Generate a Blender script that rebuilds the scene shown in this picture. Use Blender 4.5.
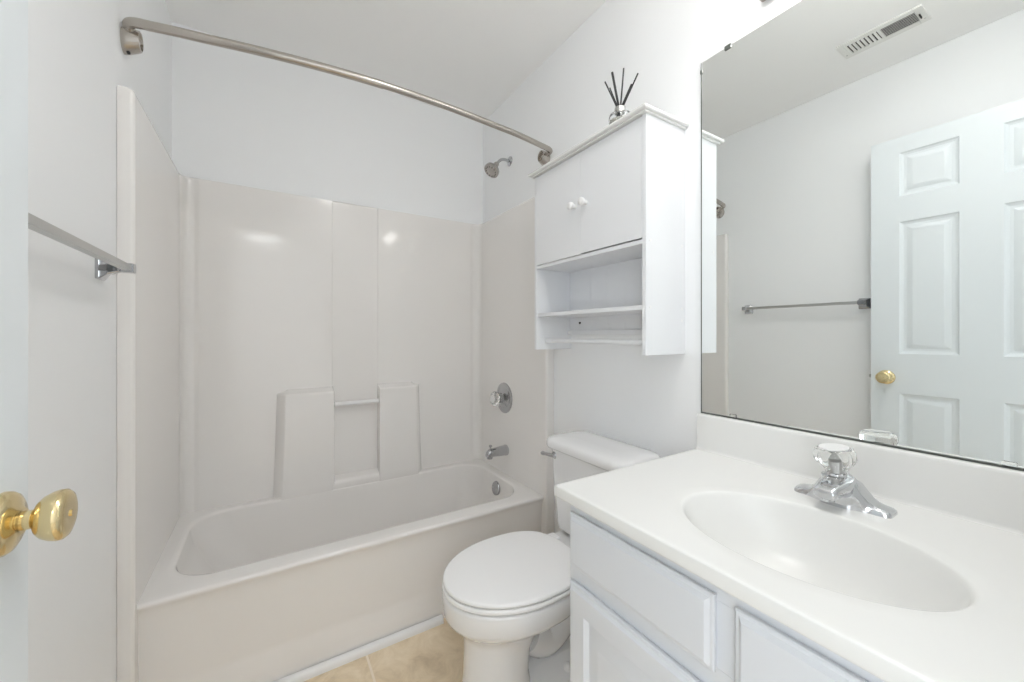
import bpy, bmesh, math, random
from mathutils import Vector, Matrix
random.seed(7)
PI = math.pi
scene = bpy.context.scene
for o in list(bpy.data.objects):
    bpy.data.objects.remove(o)
COL = scene.collection

# ------------------------------------------------------------------ camera
CAM = (0.3424, 0.0, 1.1285)
cam_d = bpy.data.cameras.new('camera')
cam_d.sensor_fit = 'HORIZONTAL'
cam_d.sensor_width = 36.0
cam_d.lens = 36.0 * 391.6856 / 1024.0
cam_d.shift_y = -(341.0 - 334.6661) / 1024.0
cam_d.clip_start = 0.01
cam = bpy.data.objects.new('camera', cam_d)
cam.location = CAM
cam.rotation_euler = (PI / 2, 0, -math.radians(31.9166))
COL.objects.link(cam)
scene.camera = cam

# ------------------------------------------------------------------ world, exposure
W_STRENGTH = 3.4
world = bpy.data.worlds.new('daylight')
world.use_nodes = True
wb = world.node_tree.nodes['Background']
wb.inputs['Color'].default_value = (0.91, 0.96, 1.0, 1)
wb.inputs['Strength'].default_value = W_STRENGTH
scene.world = world
vs = scene.view_settings
vs.view_transform = 'Standard'
vs.look = 'None'
vs.gamma = 1.0
vs.use_curve_mapping = False
vs.exposure = 0.33
TUBE_STRENGTH = 10.0      # glow of the vanity light's glass tube
HALL_STRENGTH = 9.0
DOME_STRENGTH = 20.0      # glow of the unseen ceiling light added to the bathroom       # glow of the hall's ceiling light
scene.cycles.max_bounces = 16
scene.cycles.diffuse_bounces = 10
scene.cycles.glossy_bounces = 8
scene.cycles.transmission_bounces = 12

# ------------------------------------------------------------------ room measures (metres)
W, Y, H = 1.4696, 2.1468, 2.44
FR = -0.02                # inner face of the wall the doorway is in

# ------------------------------------------------------------------ materials
def mat(name, col, rough=0.5, metal=0.0, bump=0.0, bscale=60.0, var=0.0, vscale=4.0, coat=0.0, spec=None, trans=0.0, ior=None):
    m = bpy.data.materials.new(name)
    m.use_nodes = True
    nt = m.node_tree
    b = nt.nodes['Principled BSDF']
    b.inputs['Base Color'].default_value = (*col, 1)
    b.inputs['Roughness'].default_value = rough
    b.inputs['Metallic'].default_value = metal
    if coat:
        b.inputs['Coat Weight'].default_value = coat
        b.inputs['Coat Roughness'].default_value = 0.06
    if spec is not None:
        b.inputs['Specular IOR Level'].default_value = spec
    if trans:
        b.inputs['Transmission Weight'].default_value = trans
    if ior:
        b.inputs['IOR'].default_value = ior
    tc = nt.nodes.new('ShaderNodeTexCoord')
    if var:
        n = nt.nodes.new('ShaderNodeTexNoise')
        n.inputs['Scale'].default_value = vscale
        n.inputs['Detail'].default_value = 4
        nt.links.new(tc.outputs['Object'], n.inputs['Vector'])
        mx = nt.nodes.new('ShaderNodeMix')
        mx.data_type = 'RGBA'
        mx.inputs['A'].default_value = (*[c * (1 - var) for c in col], 1)
        mx.inputs['B'].default_value = (*[min(1, c * (1 + var)) for c in col], 1)
        nt.links.new(n.outputs['Fac'], mx.inputs['Factor'])
        nt.links.new(mx.outputs['Result'], b.inputs['Base Color'])
    if bump:
        n2 = nt.nodes.new('ShaderNodeTexNoise')
        n2.inputs['Scale'].default_value = bscale
        n2.inputs['Detail'].default_value = 3
        nt.links.new(tc.outputs['Object'], n2.inputs['Vector'])
        bp = nt.nodes.new('ShaderNodeBump')
        bp.inputs['Strength'].default_value = bump
        bp.inputs['Distance'].default_value = 0.002
        nt.links.new(n2.outputs['Fac'], bp.inputs['Height'])
        nt.links.new(bp.outputs['Normal'], b.inputs['Normal'])
    return m

def emit_mat(name, col, strength):
    m = bpy.data.materials.new(name)
    m.use_nodes = True
    b = m.node_tree.nodes['Principled BSDF']
    b.inputs['Base Color'].default_value = (0.9, 0.9, 0.9, 1)
    b.inputs['Emission Color'].default_value = (*col, 1)
    b.inputs['Emission Strength'].default_value = strength
    return m

def tile_mat():
    m = bpy.data.materials.new('beige_stone_tile')
    m.use_nodes = True
    nt = m.node_tree
    L = nt.links.new
    b = nt.nodes['Principled BSDF']
    tc = nt.nodes.new('ShaderNodeTexCoord')
    br = nt.nodes.new('ShaderNodeTexBrick')
    br.offset = 0.0
    br.squash = 1.0
    br.inputs['Scale'].default_value = 1.0
    br.inputs['Brick Width'].default_value = 0.33
    br.inputs['Row Height'].default_value = 0.33
    br.inputs['Mortar Size'].default_value = 0.004
    br.inputs['Mortar Smooth'].default_value = 0.15
    mp = nt.nodes.new('ShaderNodeMapping')
    mp.inputs['Location'].default_value = (-0.637 + 0.66, -1.16 + 1.32, 0)
    L(tc.outputs['Object'], mp.inputs['Vector'])
    L(mp.outputs['Vector'], br.inputs['Vector'])
    n = nt.nodes.new('ShaderNodeTexNoise')
    n.inputs['Scale'].default_value = 9.0
    n.inputs['Detail'].default_value = 8
    n.inputs['Roughness'].default_value = 0.68
    n.inputs['Distortion'].default_value = 0.6
    L(tc.outputs['Object'], n.inputs['Vector'])
    cr = nt.nodes.new('ShaderNodeValToRGB')
    e = cr.color_ramp.elements
    e[0].position = 0.30; e[0].color = (0.62, 0.49, 0.33, 1)
    e[1].position = 0.72; e[1].color = (0.93, 0.80, 0.62, 1)
    x = cr.color_ramp.elements.new(0.5); x.color = (0.80, 0.66, 0.47, 1)
    L(n.outputs['Fac'], cr.inputs['Fac'])
    mx = nt.nodes.new('ShaderNodeMix'); mx.data_type = 'RGBA'
    L(br.outputs['Fac'], mx.inputs['Factor'])
    L(cr.outputs['Color'], mx.inputs['A'])
    mx.inputs['B'].default_value = (0.92, 0.80, 0.66, 1)
    L(mx.outputs['Result'], b.inputs['Base Color'])
    b.inputs['Roughness'].default_value = 0.38
    bp = nt.nodes.new('ShaderNodeBump')
    bp.inputs['Strength'].default_value = 0.35
    bp.inputs['Distance'].default_value = 0.002
    iv = nt.nodes.new('ShaderNodeMath'); iv.operation = 'SUBTRACT'
    iv.inputs[0].default_value = 1.0
    L(br.outputs['Fac'], iv.inputs[1])
    L(iv.outputs['Value'], bp.inputs['Height'])
    L(bp.outputs['Normal'], b.inputs['Normal'])
    return m

M = {}
M['wall'] = mat('white_wall_paint', (0.875, 0.885, 0.895), 0.5, bump=0.08, bscale=180)
M['ceil'] = mat('white_ceiling_paint', (0.93, 0.93, 0.925), 0.7, bump=0.10, bscale=140)
M['door'] = mat('cool_white_door_paint', (0.77, 0.815, 0.84), 0.35, bump=0.03, bscale=90)
M['trim'] = mat('white_trim_paint', (0.85, 0.85, 0.85), 0.35, bump=0.02)
M['surround'] = mat('cream_gloss_acrylic', (0.83, 0.81, 0.79), 0.09, bump=0.01, bscale=7)
M['porcelain'] = mat('white_porcelain', (0.83, 0.83, 0.835), 0.10, coat=0.5, bump=0.004, bscale=20)
M['seat'] = mat('white_seat_plastic', (0.91, 0.91, 0.915), 0.25, bump=0.004, bscale=30)
M['cabinet'] = mat('white_cabinet_laminate', (0.80, 0.81, 0.83), 0.32, bump=0.02, bscale=70)
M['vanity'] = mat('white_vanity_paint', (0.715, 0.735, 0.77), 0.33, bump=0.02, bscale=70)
M['marble'] = mat('cultured_marble', (0.83, 0.83, 0.815), 0.24, var=0.012, vscale=7)
M['chrome'] = mat('polished_chrome', (0.50, 0.505, 0.52), 0.09, 1.0, bump=0.01, bscale=30)
M['darkchrome'] = mat('worn_dark_chrome', (0.46, 0.44, 0.42), 0.14, 1.0, bump=0.02, bscale=60)
M['bright_chrome'] = mat('bright_chrome', (0.66, 0.67, 0.69), 0.07, 1.0, bump=0.01, bscale=30)
M['nickel'] = mat('brushed_nickel', (0.50, 0.465, 0.425), 0.24, 1.0, bump=0.02, bscale=120)
M['steel'] = mat('satin_aluminium', (0.56, 0.56, 0.55), 0.30, 1.0, bump=0.01, bscale=100)
M['brass'] = mat('polished_brass', (0.80, 0.66, 0.38), 0.16, 1.0, bump=0.01, bscale=40)
M['silver'] = mat('mirror_silver', (0.90, 0.925, 0.915), 0.0, 1.0)
M['edge'] = mat('dark_mirror_edge', (0.10, 0.11, 0.10), 0.3)
M['dark'] = mat('dark_recess', (0.03, 0.03, 0.03), 0.7)
M['black'] = mat('black_reed', (0.035, 0.035, 0.038), 0.6, bump=0.1, bscale=200)
M['glass'] = mat('clear_glass', (0.97, 0.98, 0.98), 0.02, trans=1.0, ior=1.45)
M['acrylic'] = mat('clear_acrylic', (0.98, 0.98, 0.97), 0.03, trans=1.0, ior=1.49)
M['liquid'] = mat('pale_fragrance_oil', (0.92, 0.90, 0.84), 0.05, trans=0.7, ior=1.36)
M['capwhite'] = mat('white_cap', (0.85, 0.85, 0.85), 0.35)
M['vent'] = mat('white_vent_enamel', (0.80, 0.80, 0.78), 0.4)
M['tile'] = tile_mat()
M['carpet'] = mat('hall_carpet', (0.55, 0.50, 0.44), 0.95, bump=0.5, bscale=220, var=0.1, vscale=120)
M['tube'] = emit_mat('lit_glass_tube', (1.0, 0.975, 0.945), TUBE_STRENGTH)
M['dome'] = emit_mat('added_ceiling_dome', (1.0, 0.985, 0.96), DOME_STRENGTH)
M['hall_glow'] = emit_mat('lit_hall_dome', (0.95, 0.98, 1.0), HALL_STRENGTH)

# ------------------------------------------------------------------ mesh helpers (all in world coordinates)
def wloc(o):
    v = Vector((0, 0, 0))
    while o:
        v += o.location
        o = o.parent
    return v

def finish(bm, angle=38):
    bmesh.ops.recalc_face_normals(bm, faces=bm.faces)
    for f in bm.faces:
        f.smooth = True
    lim = math.radians(angle)
    for e in bm.edges:
        if len(e.link_faces) == 2:
            if e.calc_face_angle(0) > lim:
                e.smooth = False

def obj(name, bm, m, parent=None, angle=38, origin=None, normals=True):
    if normals:
        finish(bm, angle)
    off = wloc(parent) if parent else (Vector(origin) if origin else Vector((0, 0, 0)))
    bmesh.ops.translate(bm, verts=bm.verts, vec=-off)
    me = bpy.data.meshes.new(name)
    bm.to_mesh(me)
    bm.free()
    ms = m if isinstance(m, (list, tuple)) else [m]
    for q in ms:
        me.materials.append(q)
    o = bpy.data.objects.new(name, me)
    COL.objects.link(o)
    if normals:      # large flat faces keep their own normal beside small bevels
        wn = o.modifiers.new('weighted_normals', 'WEIGHTED_NORMAL')
        wn.keep_sharp = True
    if parent:
        o.parent = parent
    elif origin:
        o.location = origin
    return o

def tag(o, label, cat, group=None):
    o['label'] = label
    o['category'] = cat
    if group:
        o['group'] = group
    return o

def thing(name, label, cat, loc, group=None):
    o = bpy.data.objects.new(name, None)
    o.empty_display_size = 0.05
    o.location = loc
    COL.objects.link(o)
    return tag(o, label, cat, group)

def struct(name, bm, m, label=None, cat=None, parent=None, **k):
    o = obj(name, bm, m, parent, **k)
    if parent is None:
        o['kind'] = 'structure'
        if label:
            o['label'] = label
            o['category'] = cat
    return o

def nb():
    return bmesh.new()

def box(bm, x0, x1, y0, y1, z0, z1, bev=0.0, seg=2, mi=0):
    r = bmesh.ops.create_cube(bm, size=1.0)
    vs_ = r['verts']
    for v in vs_:
        v.co = Vector(((x0 + x1) / 2 + v.co.x * (x1 - x0), (y0 + y1) / 2 + v.co.y * (y1 - y0), (z0 + z1) / 2 + v.co.z * (z1 - z0)))
    fs = {f for v in vs_ for f in v.link_faces}
    for f in fs:
        f.material_index = mi
    if bev > 0:
        es = {e for v in vs_ for e in v.link_edges}
        bmesh.ops.bevel(bm, geom=list(es), offset=bev, segments=seg, profile=0.5, affect='EDGES')
    return bm

def loft(bm, rings, cap0=True, cap1=True, closed=True, mi=0):
    vr = [[bm.verts.new(p) for p in r] for r in rings]
    n = len(vr[0])
    for a, b in zip(vr[:-1], vr[1:]):
        for i in range(n if closed else n - 1):
            j = (i + 1) % n
            f = bm.faces.new((a[i], a[j], b[j], b[i]))
            f.material_index = mi
    if cap0:
        bm.faces.new(list(reversed(vr[0]))).material_index = mi
    if cap1:
        bm.faces.new(vr[-1]).material_index = mi
    return vr

def frame_of(d):
    d = Vector(d).normalized()
    up = Vector((0, 0, 1)) if abs(d.z) < 0.95 else Vector((1, 0, 0))
    a = d.cross(up).normalized()
    return d, a, a.cross(d).normalized()

def lathe(bm, base, axis, prof, n=32, cap0=True, cap1=True, lobes=0, lobe_amp=0.0, mi=0):
    """prof: list of (distance along axis, radius)"""
    d, a, b = frame_of(axis)
    base = Vector(base)
    rings = []
    for t, r in prof:
        ring = []
        for i in range(n):
            q = 2 * PI * i / n
            rr = max(r, 1e-5) * (1 + lobe_amp * math.cos(lobes * q) if lobes else 1)
            ring.append(base + d * t + a * (rr * math.cos(q)) + b * (rr * math.sin(q)))
        rings.append(ring)
    return loft(bm, rings, cap0, cap1, mi=mi)

def catmull(pts, k=8):
    P = [Vector(p) for p in pts]
    P = [P[0] * 2 - P[1]] + P + [P[-1] * 2 - P[-2]]
    out = []
    for i in range(1, len(P) - 2):
        for s in range(k):
            t = s / k
            a, b, c, d = P[i - 1], P[i], P[i + 1], P[i + 2]
            out.append(0.5 * ((2 * b) + (c - a) * t + (2 * a - 5 * b + 4 * c - d) * t * t + (3 * b - a - 3 * c + d) * t ** 3))
    out.append(P[-2])
    return out

def tube(bm, pts, r, n=16, cap=True):
    pts = [Vector(p) for p in pts]
    rad = r if isinstance(r, (list, tuple)) else [r] * len(pts)
    rings = []
    t0 = (pts[1] - pts[0]).normalized()
    _, a, _ = frame_of(t0)
    for i, p in enumerate(pts):
        t = (pts[min(i + 1, len(pts) - 1)] - pts[max(i - 1, 0)]).normalized()
        a = (a - t * a.dot(t)).normalized()
        b = t.cross(a)
        rings.append([p + a * (rad[i] * math.cos(2 * PI * k / n)) + b * (rad[i] * math.sin(2 * PI * k / n)) for k in range(n)])
    return loft(bm, rings, cap, cap)

def rrect(x0, x1, y0, y1, z, r, k=6):
    """rounded rectangle ring in the xy plane, counter clockwise"""
    pts = []
    r = min(r, (x1 - x0) / 2 - 1e-4, (y1 - y0) / 2 - 1e-4)
    for cx, cy, a0 in ((x1 - r, y1 - r, 0), (x0 + r, y1 - r, PI / 2), (x0 + r, y0 + r, PI), (x1 - r, y0 + r, 1.5 * PI)):
        for i in range(k + 1):
            q = a0 + i / k * PI / 2
            pts.append(Vector((cx + r * math.cos(q), cy + r * math.sin(q), z)))
    return pts

def prism(bm, poly, axis, a0, a1, mi=0):
    """extrude a 2-D outline; axis 'x': poly=(y,z), 'y': (x,z), 'z': (x,y)"""
    def p(u, v, w):
        return {'x': Vector((w, u, v)), 'y': Vector((u, w, v)), 'z': Vector((u, v, w))}[axis]
    return loft(bm, [[p(u, v, a0) for u, v in poly], [p(u, v, a1) for u, v in poly]], mi=mi)

# ================================================================== THE SETTING
HX0, HX1, HY = -1.5, 2.7, -2.5      # the hall beyond the doorway
DX0, DX1, DZ = 0.098, 0.80, 2.055   # doorway opening

b = nb(); box(b, -0.12, W + 0.12, FR - 0.12, Y + 0.12, -0.10, 0.0)
struct('floor', b, M['tile'], 'beige mottled stone tile floor', 'floor')
b = nb(); box(b, -0.12, W + 0.12, FR - 0.12, Y + 0.12, H, H + 0.1)
struct('ceiling', b, M['ceil'], 'plain white bathroom ceiling', 'ceiling')
b = nb(); box(b, -0.12, 0.0, FR, Y + 0.12, 0, H)
struct('wall_left', b, M['wall'], 'white wall carrying the towel bar', 'wall')
b = nb(); box(b, W, W + 0.12, FR, Y + 0.12, 0, H)
struct('wall_right', b, M['wall'], 'white wall behind the toilet and vanity mirror', 'wall')
b = nb(); box(b, 0.0, W, Y, Y + 0.12, 0, H)
struct('wall_back', b, M['wall'], 'white wall above the bathtub surround', 'wall')
b = nb()
box(b, -0.12, DX0 - 0.02, FR - 0.12, FR, 0, H)
box(b, DX1 + 0.02, W + 0.12, FR - 0.12, FR, 0, H)
box(b, DX0 - 0.02, DX1 + 0.02, FR - 0.12, FR, DZ + 0.02, H)
struct('wall_front', b, M['wall'], 'white wall around the bathroom doorway', 'wall')
# door jamb lining the doorway
b = nb()
box(b, DX0 - 0.02, DX0, FR - 0.12, FR, 0, DZ, 0.002)
box(b, DX1, DX1 + 0.02, FR - 0.12, FR, 0, DZ, 0.002)
box(b, DX0 - 0.02, DX1 + 0.02, FR - 0.12, FR, DZ, DZ + 0.02, 0.002)
struct('trim_1', b, M['trim'], 'white jamb lining the doorway', 'trim')
# quarter-round strip along the foot of the tub apron
b = nb()
pr = [(1.460, 0.0), (1.460, 0.024)]
for i in range(7):
    q = PI / 2 * i / 6
    pr.append((1.454 - 0.014 * math.sin(q), 0.008 + 0.016 * math.cos(q)))
pr.append((1.440, 0.0))
prism(b, pr, 'x', 0.036, 0.925)
struct('trim_2', b, M['trim'], 'white quarter-round strip along the foot of the bathtub', 'trim')
# baseboards
def baseboard(name, x0, x1, y0, y1, lab):
    b = nb(); box(b, x0, x1, y0, y1, 0, 0.085, 0.004)
    struct(name, b, M['trim'], lab, 'baseboard')
baseboard('baseboard_left', 0.0, 0.012, FR, 1.43, 'white baseboard along the towel bar wall')
baseboard('baseboard_right', W - 0.012, W, 0.70, 1.44, 'white baseboard behind the toilet')

# hall beyond the doorway, open to daylight at its left end
b = nb(); box(b, HX0, HX1, HY, FR - 0.12, -0.10, 0.0)
struct('floor_hall', b, M['carpet'], 'carpet of the hall beyond the doorway', 'floor')
b = nb(); box(b, HX0, HX1, HY, FR - 0.12, H, H + 0.1)
struct('ceiling_hall', b, M['ceil'], 'white ceiling of the hall', 'ceiling')
b = nb(); box(b, HX0, HX1, HY - 0.12, HY, 0, H)
struct('wall_hall', b, M['wall'], 'white far wall of the hall', 'wall')
b = nb(); box(b, HX1, HX1 + 0.12, HY, FR - 0.12, 0, H)
struct('wall_hall_end', b, M['wall'], 'white end wall of the hall', 'wall')
b = nb(); box(b, W + 0.12, HX1, FR - 0.12, FR, 0, H); box(b, HX0, -0.12, FR - 0.12, FR, 0, H)
struct('wall_hall_side', b, M['wall'], 'white hall wall beside the bathroom', 'wall')
hl = thing('hall_ceiling_light', 'round flush ceiling light in the hall beyond the doorway', 'ceiling light', (0.3, -1.75, H))
b = nb(); lathe(b, (0.3, -1.75, H), (0, 0, -1), [(0, 0.24), (0.02, 0.24), (0.025, 0.235)], 40); obj('base', b, M['nickel'], hl)
b = nb(); lathe(b, (0.3, -1.75, H - 0.025), (0, 0, -1), [(0, 0.22)] + [(0.075 * math.sin(q * PI / 16), 0.22 * math.cos(q * PI / 16)) for q in range(1, 8)], 40); obj('diffuser', b, M['hall_glow'], hl)

# ------------------------------------------------------------------ the door (open, folded back along the left wall)
DFX, DBX, DY0, DY1 = 0.103, 0.068, 0.002, 0.6915
def panel_door():
    bm = nb()
    st, mu, pw = 0.103, 0.106, 0.189
    ys = [DY0, DY0 + st - 0.006, DY0 + st - 0.006 + pw, DY1 - st + 0.003 - pw + 0.003, DY1 - st + 0.003, DY1]
    zs = [0.012, 0.215, 0.857, 1.041, 1.650, 1.768, 1.970, 2.042]
    def grid(x, sgn):
        for i in range(len(ys) - 1):
            for j in range(len(zs) - 1):
                y0, y1, z0, z1 = ys[i], ys[i + 1], zs[j], zs[j + 1]
                def ring(d, dx):
                    return [Vector((x + sgn * dx, y0 + d, z0 + d)), Vector((x + sgn * dx, y1 - d, z0 + d)), Vector((x + sgn * dx, y1 - d, z1 - d)), Vector((x + sgn * dx, y0 + d, z1 - d))]
                if i in (1, 3) and j in (1, 3, 5):
                    loft(bm, [ring(0, 0), ring(0.006, -0.006), ring(0.014, -0.0095), ring(0.024, -0.0095), ring(0.042, -0.002), ring(0.046, -0.0015)], cap0=False, cap1=True)
                else:
                    bm.faces.new([bm.verts.new(p) for p in ring(0, 0)])
    grid(DFX, 1)
    grid(DBX, -1)
    # the four edges
    for (a, c) in (((DY0, 0.012), (DY1, 0.012)), ((DY1, 0.012), (DY1, 2.042)), ((DY1, 2.042), (DY0, 2.042)), ((DY0, 2.042), (DY0, 0.012))):
        bm.faces.new([bm.verts.new(p) for p in ((DBX, a[0], a[1]), (DFX, a[0], a[1]), (DFX, c[0], c[1]), (DBX, c[0], c[1]))])
    bmesh.ops.remove_doubles(bm, verts=bm.verts, dist=0.0004)
    return bm
door = struct('door_1', panel_door(), M['door'], 'cool white six-panel door standing open against the left wall', 'door', angle=20)
KY, KZ = 0.637, 0.928
def knob(xf, s):
    hd = obj('door_handle', lathe_bm((xf, KY, KZ), (s, 0, 0), [(0.004, 0.0105), (0.0225, 0.0098), (0.0250, 0.0125), (0.0270, 0.0180), (0.0310, 0.0225), (0.0370, 0.0258), (0.0425, 0.0272), (0.0465, 0.0268), (0.0495, 0.0240), (0.0510, 0.0195), (0.0514, 0.012), (0.0512, 0.004)]), M['brass'], door, angle=50)
    obj('handle_rose', lathe_bm((xf, KY, KZ), (s, 0, 0), [(0, 0.033), (0.004, 0.0328), (0.008, 0.030), (0.011, 0.024), (0.013, 0.016), (0.016, 0.0125)]), M['brass'], hd, angle=50)
    return hd
def lathe_bm(*a, **k):
    bm = nb(); lathe(bm, *a, **k); return bm
hd = knob(DFX, 1)
b = nb(); lathe(b, (DFX + 0.0508, KY, KZ), (1, 0, 0), [(0, 0.0035), (0.0018, 0.0035), (0.002, 0.002)], 16)
obj('lock_button', b, M['brass'], hd)
# back knob is shallower, it nearly touches the wall
obj('door_handle', lathe_bm((DBX, KY, KZ), (-1, 0, 0), [(0, 0.033), (0.006, 0.030), (0.010, 0.013), (0.025, 0.011), (0.030, 0.019), (0.040, 0.0262), (0.050, 0.0255), (0.056, 0.017), (0.057, 0.006)]), M['brass'], door, angle=50)
b = nb(); box(b, DBX + 0.005, DFX - 0.005, DY1 - 0.001, DY1 + 0.0012, KZ - 0.028, KZ + 0.028, 0.0006)
pl = obj('latch_plate', b, M['brass'], door)
b = nb(); box(b, DBX + 0.011, DFX - 0.011, DY1 + 0.001, DY1 + 0.011, KZ - 0.008, KZ + 0.008, 0.002)
obj('latch_bolt', b, M['steel'], pl)
for hz in (0.25, 1.05, 1.82):
    b = nb(); tube(b, [(DFX + 0.004, 0.0, hz - 0.045), (DFX + 0.004, 0.0, hz + 0.045)], 0.006, 12)
    box(b, DFX - 0.0015, DFX + 0.003, -0.001, 0.004, hz - 0.045, hz + 0.045)
    obj('hinge', b, M['brass'], door)

# ================================================================== BATHTUB WITH ONE-PIECE SURROUND
SX0, SX1, SYB, SZ = 0.0355, 1.4246, 2.1118, 1.7926
TY, TZ = 1.4600, 0.3825
tub = thing('bathtub_surround', 'cream one-piece bathtub and shower surround along the back wall', 'bathtub', (0.73, 1.80, 0))
# --- tub: apron, deck, basin
def tub_bm():
    bm = nb()
    N_ = 8
    # basin rings: from deck opening down to the floor of the tub
    op = (0.088, 1.372, 1.546, 2.060)
    fl = (0.330, 1.300, 1.605, 2.000)
    rings = []
    out = []
    X0, X1, Y0, Y1 = 0.030, W - 0.040, TY, Y - 0.004
    e = 0.0
    k = 10
    # outside, from the floor upward (front apron only matters; the other sides stand in the alcove)
    ap = [(0.0, 0.006), (0.055, 0.006), (0.066, 0.012), (0.110, 0.016), (0.128, 0.0225), (0.30, 0.0165), (0.345, 0.012), (0.362, 0.004), (0.370, 0.0006), (0.3755, 0.0012), (0.380, 0.0045), (0.3823, 0.010)]
    for z, i in ap:
        rings.append(rrect(X0, X1, Y0 + i, Y1, z, 0.003, k))
    rings.append(rrect(X0 + 0.004, X1 - 0.004, Y0 + 0.03, Y1 - 0.02, 0.3828, 0.02, k))
    # deck to opening, rolled lip
    for d, dz in ((0.020, 0.0002), (0.010, -0.0008), (0.004, -0.0035), (0.0, -0.009)):
        rings.append(rrect(op[0] - d, op[1] + d, op[2] - d, op[3] + d, 0.3828 + dz, 0.13, k))
    zt, zb = 0.372, 0.085
    for i in range(1, 15):
        t = i / 14
        s = t ** 1.0
        c = s * 0.82
        x0 = op[0] + (fl[0] - op[0]) * (s ** 1.25)
        x1 = op[1] + (fl[1] - op[1]) * (s ** 1.5)
        y0 = op[2] + (fl[2] - op[2]) * (s ** 1.6)
        y1 = op[3] + (fl[3] - op[3]) * (s ** 1.6)
        z = zt + (zb - zt) * math.sin(t * PI / 2) ** 0.9
        rings.append(rrect(x0, x1, y0, y1, z, 0.13 - 0.02 * t, k))
    rings.append(rrect(0.40, 1.24, 1.66, 1.95, 0.080, 0.09, k))
    rings.append(rrect(0.60, 1.10, 1.76, 1.86, 0.078, 0.04, k))
    loft(bm, rings)
    return bm
obj('tub', tub_bm(), M['surround'], tub, angle=60)
# --- wall panels: a U in plan with rounded inside corners, lofted up
def panels_bm():
    bm = nb()
    def path(z, ins=0.0, rr=0.036, k=8):
        x0, x1, yb = SX0 - ins, SX1 + ins, SYB + ins
        yf = 1.4385
        p = []
        # left front nose, up the left side, round the back, down the right side
        p.append(Vector((0.001, yf + 0.002, z)))
        p.append(Vector((x0 - 0.010, yf, z)))
        p.append(Vector((x0 - 0.003, yf + 0.002, z)))
        p.append(Vector((x0, yf + 0.008, z)))
        p.append(Vector((x0, yf + 0.012, z)))
        p.append(Vector((x0, yb - rr - 0.003, z)))
        for i in range(k + 1):
            q = PI - i / k * PI / 2
            p.append(Vector((x0 + rr + rr * math.cos(q), yb - rr + rr * math.sin(q), z)))
        p.append(Vector((x0 + rr + 0.003, yb, z)))
        p.append(Vector((x1 - rr - 0.003, yb, z)))
        for i in range(k + 1):
            q = PI / 2 - i / k * PI / 2
            p.append(Vector((x1 - rr + rr * math.cos(q), yb - rr + rr * math.sin(q), z)))
        p.append(Vector((x1, yb - rr - 0.003, z)))
        p.append(Vector((x1, yf + 0.012, z)))
        p.append(Vector((x1, yf + 0.008, z)))
        p.append(Vector((x1 + 0.003, yf + 0.002, z)))
        p.append(Vector((x1 + 0.010, yf, z)))
        p.append(Vector((W - 0.001, yf + 0.002, z)))
        return p
    def outer(z):
        return [Vector((W - 0.001, Y - 0.001, z)), Vector((0.001, Y - 0.001, z))]
    rings = [path(0.3795) + outer(0.3795), path(0.60) + outer(0.60), path(1.2) + outer(1.2), path(SZ - 0.016) + outer(SZ - 0.016), path(SZ - 0.010) + outer(SZ - 0.010),
             path(SZ - 0.003, 0.002) + outer(SZ - 0.003), path(SZ, 0.008) + outer(SZ)]
    loft(bm, rings, cap0=False, cap1=True)
    # the front flanges run on down to the floor either side of the apron
    yf = 1.4385
    for sx, xi, xo in ((1, SX0, 0.001), (-1, SX1, W - 0.001)):
        pl_ = [(xo, yf + 0.002), (xi - 0.010 * sx, yf), (xi - 0.003 * sx, yf + 0.002), (xi, yf + 0.008), (xi, yf + 0.06), (xo, yf + 0.06)]
        loft(bm, [[Vector((x, y, z)) for x, y in pl_] for z in (0.0, 0.3797)])
    return bm
wall_p = obj('surround_panel', panels_bm(), M['surround'], tub, angle=50)
# --- raised fields on the back panel either side of a shallow middle strip
def field(xi, xo):
    """slightly raised field: crisp edge at xi, fading into the panel at xo"""
    bm = nb()
    t = 0.004
    y = SYB + 0.003
    sg = 1 if xo > xi else -1
    pl_ = [(xi, y), (xi, y - t + 0.001), (xi + sg * 0.0025, y - t - 0.003)]
    pl_.append((xi + sg * 0.006, y - t - 0.003))
    pl_.append((xo - sg * 0.034, y - t - 0.003))
    for k in range(1, 9):
        f = k / 8
        pl_.append((xo - sg * 0.030 * (1 - f), y - (t + 0.003) + (t + 0.001) * (f * f * (3 - 2 * f))))
    pl_.append((xo, y))
    loft(bm, [[Vector((px, py, z)) for px, py in pl_] for z in (0.3797, SZ - 0.004)])
    return bm
FX0, FX1 = 0.612, 0.829
obj('panel_field', field(FX0, SX0 + 0.034), M['surround'], wall_p, angle=30)
obj('panel_field', field(FX1, SX1 - 0.034), M['surround'], wall_p, angle=30)
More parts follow.
